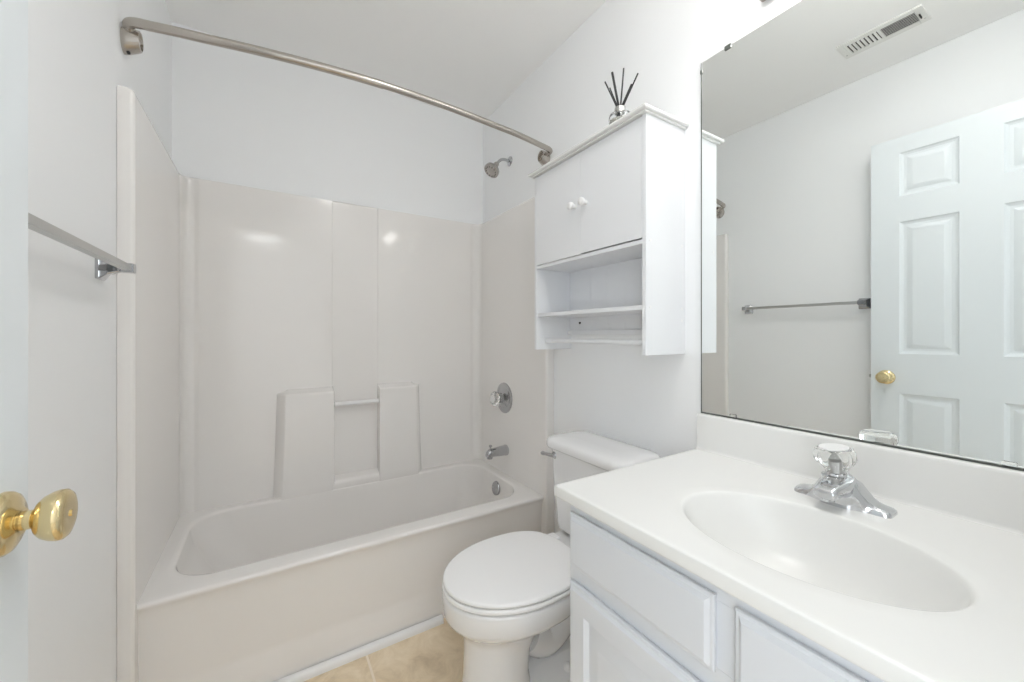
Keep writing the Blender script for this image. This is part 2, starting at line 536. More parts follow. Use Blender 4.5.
# --- moulded shelf pillars standing on the back deck
def pillar(xa, xb, out_left):
    """xa<xb at the wall; the outer side is splayed, the inner side square"""
    bm = nb()
    yb, yf = SYB + 0.003, 2.052
    def ring(z, grow, ins=0.0, yfr=None):
        f = yf if yfr is None else yfr
        ch = 0.034
        if out_left:
            return [Vector((xa - grow, yb, z)), Vector((xa + ins + ch * 0.35 - grow, f + 0.030, z)), Vector((xa + ins + ch - grow, f + 0.004, z)), Vector((xa + ins + ch + 0.008 - grow, f, z)),
                    Vector((xb - 0.006, f, z)), Vector((xb - 0.0015, f + 0.002, z)), Vector((xb, f + 0.007, z)), Vector((xb, yb, z))]
        return [Vector((xa, yb, z)), Vector((xa, f + 0.007, z)), Vector((xa + 0.0015, f + 0.002, z)), Vector((xa + 0.006, f, z)),
                Vector((xb - ins - ch - 0.008 + grow, f, z)), Vector((xb - ins - ch + grow, f + 0.004, z)), Vector((xb - ins - ch * 0.35 + grow, f + 0.030, z)), Vector((xb + grow, yb, z))]
    R = [ring(0.30, 0.022, yfr=2.078), ring(0.365, 0.018, yfr=2.068), ring(0.378, 0.017, yfr=2.0615), ring(0.42, 0.014, yfr=2.058), ring(0.60, 0.007), ring(0.845, 0.0), ring(0.8505, 0.0, 0.0008, yf + 0.0012), ring(0.8545, -0.0005, 0.002, yf + 0.0040), ring(0.8565, -0.001, 0.004, yf + 0.0085), ring(0.8580, -0.0015, 0.005, yf + 0.014), ring(0.866, -0.003, 0.007, yf + 0.040), ring(0.872, -0.003, 0.007, yf + 0.052)]
    loft(bm, R)
    return bm
obj('shelf_pillar', pillar(0.374, FX0 + 0.002, True), M['surround'], wall_p, angle=45)
obj('shelf_pillar', pillar(FX1 - 0.002, 1.052, False), M['surround'], wall_p, angle=45)
# low ledge between the pillars
b = nb(); prism(b, [(2.075, 0.30), (2.064, 0.372), (2.062, 0.400), (2.066, 0.413), (2.076, 0.422), (SYB + 0.003, 0.432), (SYB + 0.003, 0.30)], 'x', FX0, FX1)
obj('ledge', b, M['surround'], wall_p, angle=50)
gb = nb(); tube(gb, [(FX0 + 0.003, 2.070, 0.790), (FX1 - 0.003, 2.070, 0.790)], 0.0105, 20)
gr = obj('grab_bar', gb, M['trim'], tub)
for xx, s in ((FX0 + 0.0005, 1), (FX1 - 0.0005, -1)):
    b = nb(); lathe(b, (xx, 2.070, 0.790), (s, 0, 0), [(0, 0.013), (0.005, 0.013), (0.006, 0.0115)], 20)
    obj('bar_socket', b, M['steel'], gr)

# ================================================================== SHOWER AND TUB FITTINGS
# shower head on its bent arm
sh = thing('wall_shower', 'small chrome shower head on a bent arm high on the right wall', 'shower head', (W, 1.831, 2.080))
b = nb(); lathe(b, (W, 1.831, 2.080), (-1, 0, 0), [(0, 0.026), (0.003, 0.0255), (0.007, 0.019), (0.010, 0.011)], 28)
obj('wall_flange', b, M['chrome'], sh, angle=50)
arm = catmull([(W - 0.004, 1.831, 2.080), (W - 0.040, 1.829, 2.080), (W - 0.066, 1.826, 2.068), (W - 0.088, 1.822, 2.044)], 8)
b = nb(); tube(b, arm, 0.0078, 16); obj('arm', b, M['chrome'], sh)
hd_dir = Vector((-0.60, -0.10, -0.79)).normalized()
hp = Vector((W - 0.086, 1.822, 2.046))
b = nb(); lathe(b, hp, hd_dir, [(0, 0.010), (0.006, 0.0135), (0.016, 0.0145), (0.022, 0.012), (0.026, 0.015), (0.040, 0.030), (0.050, 0.0395), (0.060, 0.042), (0.068, 0.0415), (0.070, 0.039)], 32)
hb = obj('head_body', b, M['darkchrome'], sh, angle=40)
b = nb(); lathe(b, hp + hd_dir * 0.070, hd_dir, [(-0.001, 0.038), (0.002, 0.036), (0.0025, 0.031), (0.001, 0.026), (0.003, 0.016), (0.0045, 0.006)], 32)
obj('spray_face', b, M['darkchrome'], hb)
_, ha, hbv = frame_of(hd_dir)
for i in range(12):
    q = 2 * PI * i / 12
    b = nb(); lathe(b, hp + hd_dir * 0.0715 + ha * (0.029 * math.cos(q)) + hbv * (0.029 * math.sin(q)), hd_dir, [(0, 0.003), (0.003, 0.0022)], 8)
    obj('nozzle', b, M['dark'], hb)

# mixing valve: round plate with clear knob
VC = Vector((SX1, 1.815, 0.788))
vv = thing('shower_valve', 'round chrome mixing valve plate with a clear knob on the surround', 'shower valve', VC)
b = nb(); lathe(b, VC, (-1, 0, 0), [(-0.001, 0.082), (0.003, 0.081), (0.008, 0.074), (0.009, 0.066), (0.007, 0.060), (0.010, 0.052), (0.016, 0.034), (0.020, 0.027), (0.034, 0.024), (0.036, 0.019)], 48)
obj('plate', b, M['chrome'], vv, angle=35)
b = nb(); lathe(b, VC + Vector((-0.034, 0, 0)), (-1, 0, 0), [(0, 0.015), (0.006, 0.020), (0.012, 0.033), (0.022, 0.038), (0.032, 0.037), (0.037, 0.032), (0.038, 0.024)], 40, lobes=8, lobe_amp=0.05)
kn = obj('knob', b, M['acrylic'], vv, angle=40)
b = nb(); lathe(b, VC + Vector((-0.073, 0, 0)), (-1, 0, 0), [(0, 0.022), (0.002, 0.022), (0.0028, 0.018)], 24)
obj('knob_cap', b, M['capwhite'], kn)
b = nb(); lathe(b, VC + Vector((-0.006, 0.0, -0.052)), (-1, 0, 0), [(0, 0.005), (0.004, 0.005), (0.0055, 0.003)], 14)
obj('screw', b, M['chrome'], vv)

# tub spout with diverter
SP = Vector((SX1, 1.795, 0.512))
ts = thing('tub_spout', 'chrome tub spout with a diverter pin below the mixing valve', 'tub spout', SP)
b = nb()
rings = []
for t, ry, rz, dz in ((-0.001, 0.028, 0.028, 0), (0.006, 0.0285, 0.0285, 0), (0.012, 0.027, 0.027, 0), (0.050, 0.0245, 0.0245, -0.001), (0.085, 0.0225, 0.022, -0.001), (0.104, 0.021, 0.021, -0.003), (0.116, 0.017, 0.018, -0.006), (0.121, 0.011, 0.012, -0.008)):
    rings.append([SP + Vector((-t, ry * math.cos(2 * PI * i / 28), dz + rz * math.sin(2 * PI * i / 28))) for i in range(28)])
loft(b, rings)
sb = obj('spout_body', b, M['chrome'], ts, angle=45)
b = nb(); lathe(b, SP + Vector((-0.101, 0, -0.014)), (-0.12, 0, -1), [(0, 0.017), (0.012, 0.0165), (0.016, 0.015)], 24); obj('outlet', b, M['chrome'], sb)
b = nb(); lathe(b, SP + Vector((-0.096, 0, 0.017)), (0, 0, 1), [(0, 0.004), (0.012, 0.004), (0.014, 0.008), (0.020, 0.0085), (0.023, 0.005)], 18); obj('diverter_pin', b, M['chrome'], ts)

# overflow plate on the tub's end wall
OC = Vector((1.3670, 1.800, 0.318))
ov = thing('overflow_plate', 'round chrome overflow plate on the inside of the tub end', 'overflow plate', OC)
ax = Vector((-0.985, 0, 0.17))
b = nb(); lathe(b, OC, ax, [(-0.004, 0.036), (0.004, 0.036), (0.009, 0.033), (0.011, 0.026), (0.010, 0.014), (0.012, 0.005)], 36); obj('plate', b, M['chrome'], ov, angle=35)
for s in (-1, 1):
    b = nb(); lathe(b, OC + ax * 0.0105 + Vector((0, 0.018 * s, 0)), ax, [(0, 0.004), (0.002, 0.004), (0.003, 0.0025)], 12); obj('screw', b, M['steel'], ov)

# curved shower rod
rod = thing('shower_curtain_rod', 'curved brushed nickel shower rod spanning above the bathtub', 'curtain rod', (0.0, 1.50, 1.96))
mid = [(0.066, 1.4475), (0.12, 1.436), (0.18, 1.426), (0.30, 1.4045), (0.43, 1.386), (0.571, 1.373), (0.734, 1.367), (0.923, 1.373), (1.154, 1.394), (1.254, 1.405), (1.379, 1.427)]
pts = [(0.030, 1.500, 1.950), (0.020, 1.484, 1.968), (0.017, 1.470, 1.978), (0.026, 1.460, 1.982), (0.043, 1.453, 1.982)] + [(x, y, 1.981) for x, y in mid] + [(1.418, 1.434, 1.981), (1.443, 1.441, 1.981), (1.4545, 1.452, 1.979), (1.452, 1.472, 1.974), (1.446, 1.496, 1.965)]
cm = catmull(pts, 6)
isp = next(i for i, p in enumerate(cm) if p.x > 0.66)
b = nb(); tube(b, cm[:isp + 1], 0.0128, 20); obj('rod', b, M['nickel'], rod, angle=50)
b = nb(); tube(b, cm[isp:], 0.0116, 20); obj('rod', b, M['nickel'], rod, angle=50)
for xw, s, yc, zc_ in ((0.0, 1, 1.500, 1.948), (W, -1, 1.500, 1.962)):
    b = nb()
    ax_ = Vector((s, -0.10, 0.18)).normalized()
    rings = []
    for t, rr in ((0, 0.031), (0.004, 0.0315), (0.012, 0.0305), (0.028, 0.027), (0.037, 0.0245), (0.0385, 0.021), (0.026, 0.0175)):
        cc = Vector((xw + s * t, yc - 0.004 * t / 0.03, zc_ + 0.006 * t / 0.03))
        rings.append([cc + Vector((0, rr * math.cos(2 * PI * i / 32), rr * 1.12 * math.sin(2 * PI * i / 32))) for i in range(32)])
    loft(b, rings)
    fl_ = obj('wall_flange', b, M['nickel'], rod, angle=40)
    b = nb(); lathe(b, (xw + s * 0.012, yc - 0.006, zc_ - 0.0335), (0.1 * s, -0.2, -1), [(-0.004, 0.004), (0.001, 0.004), (0.0015, 0.002)], 12)
    obj('set_screw', b, M['dark'], fl_)

# towel bar on the left wall
tb = thing('towel_bar', 'square metal towel bar on the left wall beside the open door', 'towel bar', (0.0, 1.03, 1.295))
def post(yc):
    b = nb()
    z = 1.291
    # wall plate, then a flared arm that narrows to the bar
    rings = []
    for x, hy, hz, dz in ((0.0, 0.024, 0.027, -0.004), (0.006, 0.024, 0.027, -0.004), (0.010, 0.021, 0.024, -0.004), (0.018, 0.0125, 0.0165, -0.002), (0.034, 0.010, 0.0125, 0), (0.038, 0.0105, 0.0105, 0), (0.041, 0.0125, 0.0115, 0), (0.0625, 0.0125, 0.0115, 0), (0.064, 0.011, 0.010, 0)):
        rings.append([Vector((x, p.x, p.y)) for p in rrect(yc - hy, yc + hy, z + dz - hz, z + dz + hz, 0, 0.004, 3)])
    loft(b, rings)
    obj('bar_post', b, M['chrome'], tb, angle=30)
post(1.311); post(0.744)
b = nb(); box(b, 0.0440, 0.0605, 0.744, 1.311, 1.2835, 1.2985, 0.0015)
obj('bar', b, M['steel'], tb)

# ================================================================== TOILET
TC = 1.062
tl = thing('toilet', 'white two-piece toilet with closed lid between bathtub and vanity', 'toilet', (1.08, TC, 0))
def egg(x0, x1, hw, z, n=48, back=0.35, pw=2.0, cy=TC):
    """egg outline: rounded nose at x0, flatter at x1"""
    xc = x0 + (x1 - x0) * 0.54
    pts = []
    for i in range(n):
        q = 2 * PI * i / n
        c, s = math.cos(q), math.sin(q)
        if c < 0:
            x = xc + (xc - x0) * c
            y = hw * s
        else:
            e = 2.0 / (2.0 + back * 3)
            x = xc + (x1 - xc) * (abs(c) ** e)
            y = hw * math.copysign(abs(s) ** (e if back else 1), s)
        pts.append(Vector((x, cy + y, z)))
    return pts
b = nb()
R = []
for x0, x1, hw, z, bk in ((0.828, 1.06, 0.104, 0.0, 0.3), (0.827, 1.06, 0.105, 0.012, 0.3), (0.834, 1.05, 0.096, 0.03, 0.3), (0.841, 1.04, 0.089, 0.10, 0.2), (0.843, 1.05, 0.089, 0.17, 0.2), (0.842, 1.08, 0.095, 0.215, 0.2),
                         (0.834, 1.13, 0.110, 0.240, 0.2), (0.817, 1.165, 0.132, 0.258, 0.2), (0.800, 1.20, 0.153, 0.274, 0.2), (0.7865, 1.217, 0.170, 0.289, 0.2), (0.7805, 1.223, 0.1775, 0.302, 0.2), (0.778, 1.226, 0.1805, 0.330, 0.2), (0.777, 1.226, 0.181, 0.352, 0.2), (0.780, 1.225, 0.178, 0.360, 0.2), (0.788, 1.22, 0.170, 0.3635, 0.2)):
    R.append(egg(x0, x1, hw, z, back=bk))
loft(b, R)
# rear deck under the tank
loft(b, [rrect(1.13, 1.425, TC - 0.070, TC + 0.070, 0.215, 0.04, 6), rrect(1.13, 1.435, TC - 0.098, TC + 0.098, 0.270, 0.04, 6), rrect(1.14, 1.445, TC - 0.122, TC + 0.122, 0.325, 0.04, 6), rrect(1.14, 1.447, TC - 0.125, TC + 0.125, 0.366, 0.04, 6), rrect(1.146, 1.441, TC - 0.119, TC + 0.119, 0.3725, 0.036, 6)])
# trapway: S-bend swelling behind the pedestal
tube(b, catmull([(1.06, TC, 0.16), (1.13, TC, 0.12), (1.21, TC, 0.17), (1.27, TC, 0.235), (1.33, TC, 0.20), (1.36, TC, 0.08), (1.36, TC, 0.01)], 6), 0.060, 20)
# foot
loft(b, [rrect(0.98, 1.40, TC - 0.112, TC + 0.112, 0.0, 0.05, 6), rrect(0.98, 1.40, TC - 0.112, TC + 0.112, 0.022, 0.05, 6), rrect(0.985, 1.395, TC - 0.104, TC + 0.104, 0.040, 0.05, 6), rrect(1.00, 1.385, TC - 0.082, TC + 0.082, 0.052, 0.045, 6), rrect(1.02, 1.375, TC - 0.055, TC + 0.055, 0.085, 0.04, 6)])
obj('bowl', b, M['porcelain'], tl, angle=50)
# seat ring and lid
def slab(x0, x1, hw, z0, z1, rnd, dome=0.0, bk=0.25):
    bm = nb()
    R = []
    h = z1 - z0
    for i, z in ((rnd * 0.5, z0), (0, z0 + h * 0.25), (0, z1 - rnd), (rnd * 0.3, z1 - rnd * 0.3), (rnd, z1)):
        R.append(egg(x0 + i, x1 - i, hw - i, z, 56, bk))
    if dome:
        for f, d in ((0.85, 0.55), (0.6, 0.85), (0.3, 1.0)):
            cx = x0 + (x1 - x0) * 0.54
            R.append([Vector((cx + (p.x - cx) * f, TC + (p.y - TC) * f, z1 + dome * d)) for p in R[4]])
    loft(bm, R)
    return bm
obj('seat', slab(0.778, 1.226, 0.1825, 0.3655, 0.3800, 0.005), M['seat'], tl, angle=60)
obj('lid', slab(0.780, 1.228, 0.1815, 0.3825, 0.3965, 0.006, 0.003), M['seat'], tl, angle=60)
for s in (-1, 1):
    b = nb(); box(b, 1.215, 1.246, TC + s * 0.075 - 0.022, TC + s * 0.075 + 0.022, 0.3685, 0.395, 0.006, 3)
    obj('seat_hinge', b, M['seat'], tl)
    b = nb(); lathe(b, (1.165, TC + s * 0.078, 0.044), (0, 0, 1), [(0, 0.016), (0.010, 0.0155), (0.018, 0.011), (0.022, 0.004)], 22)
    obj('bolt_cap', b, M['seat'], tl, angle=50)
# tank: tapers down, front slightly bowed
TY_ = TC - 0.026
def tank_ring(z, x0, hw, bow=0.012, x1=1.458, rad=0.034):
    pts = rrect(x0, x1, TY_ - hw, TY_ + hw, z, rad, 8)
    for p in pts:
        if p.x < (x0 + x1) / 2:
            p.x -= bow * (1 - ((p.y - TY_) / hw) ** 2)
    return pts
b = nb()
loft(b, [tank_ring(0.3855, 1.302, 0.146), tank_ring(0.392, 1.290, 0.162), tank_ring(0.415, 1.286, 0.168), tank_ring(0.55, 1.279, 0.181), tank_ring(0.697, 1.275, 0.190)])
tank = obj('tank', b, M['porcelain'], tl, angle=50)
b = nb()
loft(b, [tank_ring(0.693, 1.270, 0.196, 0.014, 1.4605, 0.045), tank_ring(0.697, 1.259, 0.2065, 0.014, 1.463, 0.05), tank_ring(0.703, 1.256, 0.210, 0.014, 1.464, 0.052), tank_ring(0.714, 1.256, 0.210, 0.014, 1.464, 0.052), tank_ring(0.723, 1.258, 0.208, 0.014, 1.463, 0.05), tank_ring(0.730, 1.264, 0.202, 0.014, 1.458, 0.048), tank_ring(0.735, 1.276, 0.190, 0.013, 1.448, 0.045), tank_ring(0.738, 1.295, 0.168, 0.010, 1.43, 0.04), tank_ring(0.7395, 1.33, 0.12, 0.006, 1.40, 0.03)])
obj('tank_lid', b, M['porcelain'], tl, angle=60)
b = nb(); box(b, 1.36, 1.42, TC - 0.04, TC + 0.05, 0.366, 0.395, 0.004)
obj('tank_gasket', b, M['dark'], tl)
# flush lever at the tub-side front corner of the tank
b = nb(); lathe(b, (1.282, 1.186, 0.668), (-1, 0, 0), [(-0.004, 0.014), (0.010, 0.014), (0.013, 0.011), (0.019, 0.008)], 24)
lv = obj('flush_lever', b, M['chrome'], tl)
b = nb(); tube(b, [(1.264, 1.178, 0.668), (1.260, 1.197, 0.668), (1.256, 1.219, 0.667), (1.253, 1.235, 0.666), (1.252, 1.242, 0.666)], [0.0075, 0.007, 0.0065, 0.0085, 0.005], 16)
obj('lever_arm', b, M['chrome'], lv)

# ================================================================== OVER-TOILET WALL CABINET
CY0, CY1, CX, CZ0, CZ1 = 0.767, 1.333, 1.283, 1.067, 1.779
wc = thing('wall_cabinet', 'white two-door wall cabinet with open shelves above the toilet', 'cabinet', (W, 1.05, CZ0))
T_ = 0.014
b = nb(); box(b, CX, W, CY0, CY0 + T_, CZ0, CZ1, 0.0012); sp_n = obj('side_panel', b, M['cabinet'], wc)
b = nb(); box(b, CX, W, CY1 - T_, CY1, CZ0, CZ1, 0.0012); obj('side_panel', b, M['cabinet'], wc)
b = nb()
box(b, CX - 0.024, W, CY0 - 0.016, CY1 + 0.016, 1.7840, 1.7960, 0.005, 3)
box(b, CX - 0.012, W, CY0 - 0.007, CY1 + 0.007, 1.779, 1.7848, 0.002)
obj('top_board', b, M['marble'], wc, angle=50)
b = nb(); box(b, W - 0.008, W - 0.001, CY0 + T_, CY1 - T_, 1.140, CZ1, 0)
# shallow grooves of the beadboard back
for i in range(1, 6):
    yy = CY0 + T_ + (CY1 - CY0 - 2 * T_) * i / 6
    box(b, W - 0.0087, W - 0.0075, yy - 0.0425, yy + 0.0425, 1.142, CZ1 - 0.01, 0.0006)
bp_ = obj('back_panel', b, M['cabinet'], wc)
b = nb(); lathe(b, (W - 0.010, 1.252, 1.178), (-1, 0, 0), [(-0.002, 0.0045), (0.002, 0.0045), (0.003, 0.002)], 12); obj('mounting_screw', b, M['dark'], bp_)
b = nb(); box(b, W - 0.020, W - 0.001, CY0 + T_, CY1 - T_, 1.128, 1.146, 0.001); obj('mounting_rail', b, M['cabinet'], wc)
b = nb(); box(b, CX + 0.002, W - 0.008, CY0 + T_, CY1 - T_, 1.399, 1.412, 0.001); obj('shelf', b, M['cabinet'], wc)
b = nb(); box(b, CX + 0.004, W - 0.008, CY0 + T_, CY1 - T_, 1.203, 1.216, 0.001); obj('shelf', b, M['cabinet'], wc)
b = nb(); tube(b, [(1.335, CY0 + T_ - 0.001, 1.104), (1.335, CY1 - T_ + 0.001, 1.104)], 0.0092, 16); obj('towel_rail', b, M['cabinet'], wc)
yms = 1.050
for y0, y1, ky, zb in ((CY0 + T_ + 0.0015, yms - 0.0002, 1.022, 1.4165), (yms + 0.0002, CY1 - T_ - 0.0015, 1.079, 1.4135)):
    b = nb(); box(b, CX - 0.0005, CX + 0.0145, y0, y1, zb, 1.7755, 0.0004)
    dr_ = obj('cabinet_door', b, M['cabinet'], wc)
    b = nb(); lathe(b, (CX - 0.0005, ky, 1.589), (-1, 0, 0), [(0, 0.008), (0.008, 0.007), (0.012, 0.0095), (0.018, 0.0135), (0.025, 0.0138), (0.030, 0.011), (0.0325, 0.004)], 24)
    obj('cabinet_knob', b, M['capwhite'], dr_, angle=60)
for x, z in ((1.302, 1.408), (1.452, 1.408), (1.302, 1.210), (1.452, 1.210), (1.452, 1.172)):
    b = nb(); lathe(b, (x, CY0 + 0.0005, z), (0, -1, 0), [(-0.001, 0.0048), (0.0012, 0.0046), (0.0018, 0.003)], 14)
    obj('screw_cap', b, M['capwhite'], sp_n)

# reed diffuser on top of it
DC = Vector((1.326, 0.906, 1.796))
rd = thing('reed_diffuser', 'glass reed diffuser with black reeds on top of the wall cabinet', 'reed diffuser', DC)
b = nb(); lathe(b, DC, (0, 0, 1), [(0.0, 0.033), (0.002, 0.0365), (0.044, 0.0365), (0.054, 0.034), (0.060, 0.026), (0.063, 0.017), (0.072, 0.016), (0.072, 0.0135), (0.062, 0.0135), (0.057, 0.023), (0.051, 0.031), (0.044, 0.0335), (0.006, 0.0335), (0.004, 0.028)], 40)
obj('jar', b, M['glass'], rd, angle=50)
b = nb(); lathe(b, DC + Vector((0, 0, 0.0045)), (0, 0, 1), [(0, 0.030), (0.002, 0.0332), (0.030, 0.0332), (0.0305, 0.030)], 32)
obj('oil', b, M['liquid'], rd)
b = nb(); lathe(b, DC + Vector((0, 0, 0.063)), (0, 0, 1), [(0, 0.0178), (0.002, 0.0185), (0.014, 0.0185), (0.016, 0.017), (0.016, 0.013), (0.002, 0.0145)], 32)
obj('collar', b, M['steel'], rd)
for tx, ty, tz, r_ in ((0.004, 0.978, 2.001, 0.0024), (-0.006, 0.946, 1.960, 0.0020), (0.0, 0.941, 2.011, 0.0038), (-0.004, 0.887, 1.993, 0.0026), (0.004, 0.836, 1.951, 0.0024), (-0.006, 0.852, 1.922, 0.0034)):
    top = Vector((DC.x + tx, ty, tz))
    neck = Vector((DC.x + tx * 0.3, DC.y + (ty - DC.y) * 0.11, DC.z + 0.074))
    bot = neck + (neck - top).normalized() * 0.050
    b = nb(); tube(b, [bot, neck, top], r_, 10)
    obj('reed', b, M['black'], rd)

# ================================================================== VANITY
VX, VY0, VY1 = 0.930, FR + 0.001, 0.690
VZ = 0.7535
vn = thing('vanity_cabinet', 'white painted vanity cabinet below the sink top', 'vanity', (1.20, 0.34, 0))
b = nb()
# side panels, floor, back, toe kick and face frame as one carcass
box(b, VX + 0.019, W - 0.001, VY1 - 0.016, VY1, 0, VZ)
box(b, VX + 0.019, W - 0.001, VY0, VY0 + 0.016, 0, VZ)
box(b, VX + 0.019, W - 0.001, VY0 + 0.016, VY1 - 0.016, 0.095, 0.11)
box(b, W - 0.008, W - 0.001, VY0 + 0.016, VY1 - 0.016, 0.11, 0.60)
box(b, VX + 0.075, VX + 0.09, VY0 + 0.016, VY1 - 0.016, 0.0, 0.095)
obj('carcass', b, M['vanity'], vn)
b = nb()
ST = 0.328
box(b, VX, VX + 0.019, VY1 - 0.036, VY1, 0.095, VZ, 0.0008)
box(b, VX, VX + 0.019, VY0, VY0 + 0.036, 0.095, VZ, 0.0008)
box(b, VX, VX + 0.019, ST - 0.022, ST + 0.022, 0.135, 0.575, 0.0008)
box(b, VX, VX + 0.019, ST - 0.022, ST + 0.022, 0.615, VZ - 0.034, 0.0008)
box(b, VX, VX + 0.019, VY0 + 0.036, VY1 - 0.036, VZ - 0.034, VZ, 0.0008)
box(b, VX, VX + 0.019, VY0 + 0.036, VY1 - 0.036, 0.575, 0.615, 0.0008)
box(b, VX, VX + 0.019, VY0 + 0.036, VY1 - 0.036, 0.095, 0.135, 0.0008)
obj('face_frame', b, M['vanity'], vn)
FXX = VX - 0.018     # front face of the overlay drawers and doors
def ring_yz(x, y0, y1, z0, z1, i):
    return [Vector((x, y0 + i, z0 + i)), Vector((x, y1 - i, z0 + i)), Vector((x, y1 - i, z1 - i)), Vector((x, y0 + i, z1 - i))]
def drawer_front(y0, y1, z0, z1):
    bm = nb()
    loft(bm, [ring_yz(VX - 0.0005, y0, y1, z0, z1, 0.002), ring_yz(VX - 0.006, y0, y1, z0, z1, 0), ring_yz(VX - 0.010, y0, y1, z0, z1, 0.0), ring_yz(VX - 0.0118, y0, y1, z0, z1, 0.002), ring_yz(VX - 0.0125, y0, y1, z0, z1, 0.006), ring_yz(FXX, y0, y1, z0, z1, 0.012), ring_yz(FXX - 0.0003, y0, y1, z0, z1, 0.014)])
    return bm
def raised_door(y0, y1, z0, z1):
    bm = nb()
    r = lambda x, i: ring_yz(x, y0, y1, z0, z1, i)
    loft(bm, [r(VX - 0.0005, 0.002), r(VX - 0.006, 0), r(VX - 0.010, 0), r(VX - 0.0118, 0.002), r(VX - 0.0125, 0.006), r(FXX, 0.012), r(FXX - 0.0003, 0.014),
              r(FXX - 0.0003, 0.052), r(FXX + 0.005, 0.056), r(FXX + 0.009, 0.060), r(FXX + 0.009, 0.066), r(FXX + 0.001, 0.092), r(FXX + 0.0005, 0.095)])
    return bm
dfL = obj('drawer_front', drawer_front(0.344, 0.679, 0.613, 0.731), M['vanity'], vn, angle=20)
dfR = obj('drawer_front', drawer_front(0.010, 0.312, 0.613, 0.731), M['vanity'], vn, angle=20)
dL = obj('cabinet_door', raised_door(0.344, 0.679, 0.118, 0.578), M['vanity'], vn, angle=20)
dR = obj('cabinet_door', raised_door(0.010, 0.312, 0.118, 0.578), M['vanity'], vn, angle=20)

# ------------------------------------------------------------------ sink top with integral basin
AX0, AX1, AY0, AY1, AZ = 0.902, W - 0.001, FR + 0.001, 0.714, 0.7837
BC = Vector((1.122, 0.314))
BA, BB = 0.145, 0.198          # half axes along x and y
ct = thing('sink_top', 'off-white one-piece vanity top with an oval basin', 'countertop', (1.19, 0.34, AZ - 0.03))
def top_bm():
    bm = nb()
    angs = sorted(set([2 * PI * i / 96 for i in range(96)] + [math.atan2(cy - BC.y, cx - BC.x) % (2 * PI) for cx in (AX0, AX1) for cy in (AY0, AY1)]))
    def ell(a, f, z, sh=0.0, e=0.0):
        c, s = math.cos(a), math.sin(a)
        # direction on the ellipse that matches angle a
        k = 1.0 / math.sqrt((c / (BA * f + e)) ** 2 + (s / (BB * f + e)) ** 2)
        return Vector((BC.x + sh + c * k, BC.y + s * k, z))
    def rect(a, ins, z):
        c, s = math.cos(a), math.sin(a)
        t = 1e9
        if c > 1e-9: t = min(t, (AX1 - BC.x) / c)
        if c < -1e-9: t = min(t, (AX0 - BC.x) / c)
        if s > 1e-9: t = min(t, (AY1 - BC.y) / s)
        if s < -1e-9: t = min(t, (AY0 - BC.y) / s)
        p = Vector((BC.x + c * t, BC.y + s * t, z))
        p.x = max(AX0 + ins, min(AX1 - ins * 0.01, p.x))
        p.y = max(AY0 + ins * 0.01, min(AY1 - ins, p.y))
        return p
    rings = []
    D_ = 0.125
    # the drain end of the bowl first
    prof = [(0.13, 1.0), (0.25, 0.985), (0.40, 0.94), (0.55, 0.855), (0.68, 0.74), (0.78, 0.60), (0.86, 0.45), (0.92, 0.29), (0.96, 0.16), (0.985, 0.07), (1.0, 0.030), (1.015, 0.010), (1.035, 0.0)]
    for f, d in prof:
        rings.append([ell(a, f, AZ - 0.001 - D_ * d, 0.022 * d) for a in angs])
    # faint raised roll round the bowl, then the flat deck out to the edges
    rings.append([ell(a, 1.0, AZ, 0, 0.022) for a in angs])
    rings.append([ell(a, 1.0, AZ, 0, 0.030) for a in angs])
    for ins, z in ((0.016, AZ), (0.010, AZ), (0.004, AZ - 0.0002), (0.0015, AZ - 0.0013), (0.0, AZ - 0.0038), (0.0, AZ - 0.022), (0.002, AZ - 0.027), (0.006, AZ - 0.0298), (0.03, AZ - 0.030)):
        rings.append([rect(a, ins, z) for a in angs])
    # underside of the deck, then the outside of the bowl
    rings.append([ell(a, 1.03, AZ - 0.030, 0, 0.004) for a in angs])
    for f, d in ((0.95, 0.5), (0.8, 0.85), (0.5, 1.05), (0.13, 1.12)):
        rings.append([ell(a, f, AZ - 0.012 - D_ * d, 0.022 * d) for a in angs])
    loft(bm, rings)
    return bm
obj('countertop', top_bm(), M['marble'], ct, angle=50)
b = nb()
prism(b, [(AX1, AZ - 0.001), (AX1 - 0.026, AZ - 0.001), (AX1 - 0.023, AZ + 0.002), (AX1 - 0.0205, AZ + 0.007), (AX1 - 0.019, AZ + 0.097), (AX1 - 0.0175, AZ + 0.1035), (AX1 - 0.014, AZ + 0.106), (AX1, AZ + 0.1062)], 'y', AY0, AY1 - 0.001)
obj('backsplash', b, M['marble'], ct, angle=50)
b = nb(); lathe(b, (BC.x + 0.022, BC.y, AZ - 0.1275), (0, 0, 1), [(0, 0.026), (0.003, 0.026), (0.004, 0.021), (0.001, 0.017), (-0.002, 0.016)], 32)
drn = obj('drain', b, M['chrome'], ct, angle=40)
b = nb(); lathe(b, (BC.x + 0.022, BC.y, AZ - 0.1275), (0, 0, 1), [(-0.002, 0.0155), (0.005, 0.0155), (0.008, 0.012), (0.009, 0.004)], 28)
obj('stopper', b, M['chrome'], drn, angle=50)

# ------------------------------------------------------------------ faucet
FC = Vector((1.352, 0.327, AZ))
fa = thing('faucet', 'chrome single-handle faucet with a clear knob on the sink top', 'faucet', FC)
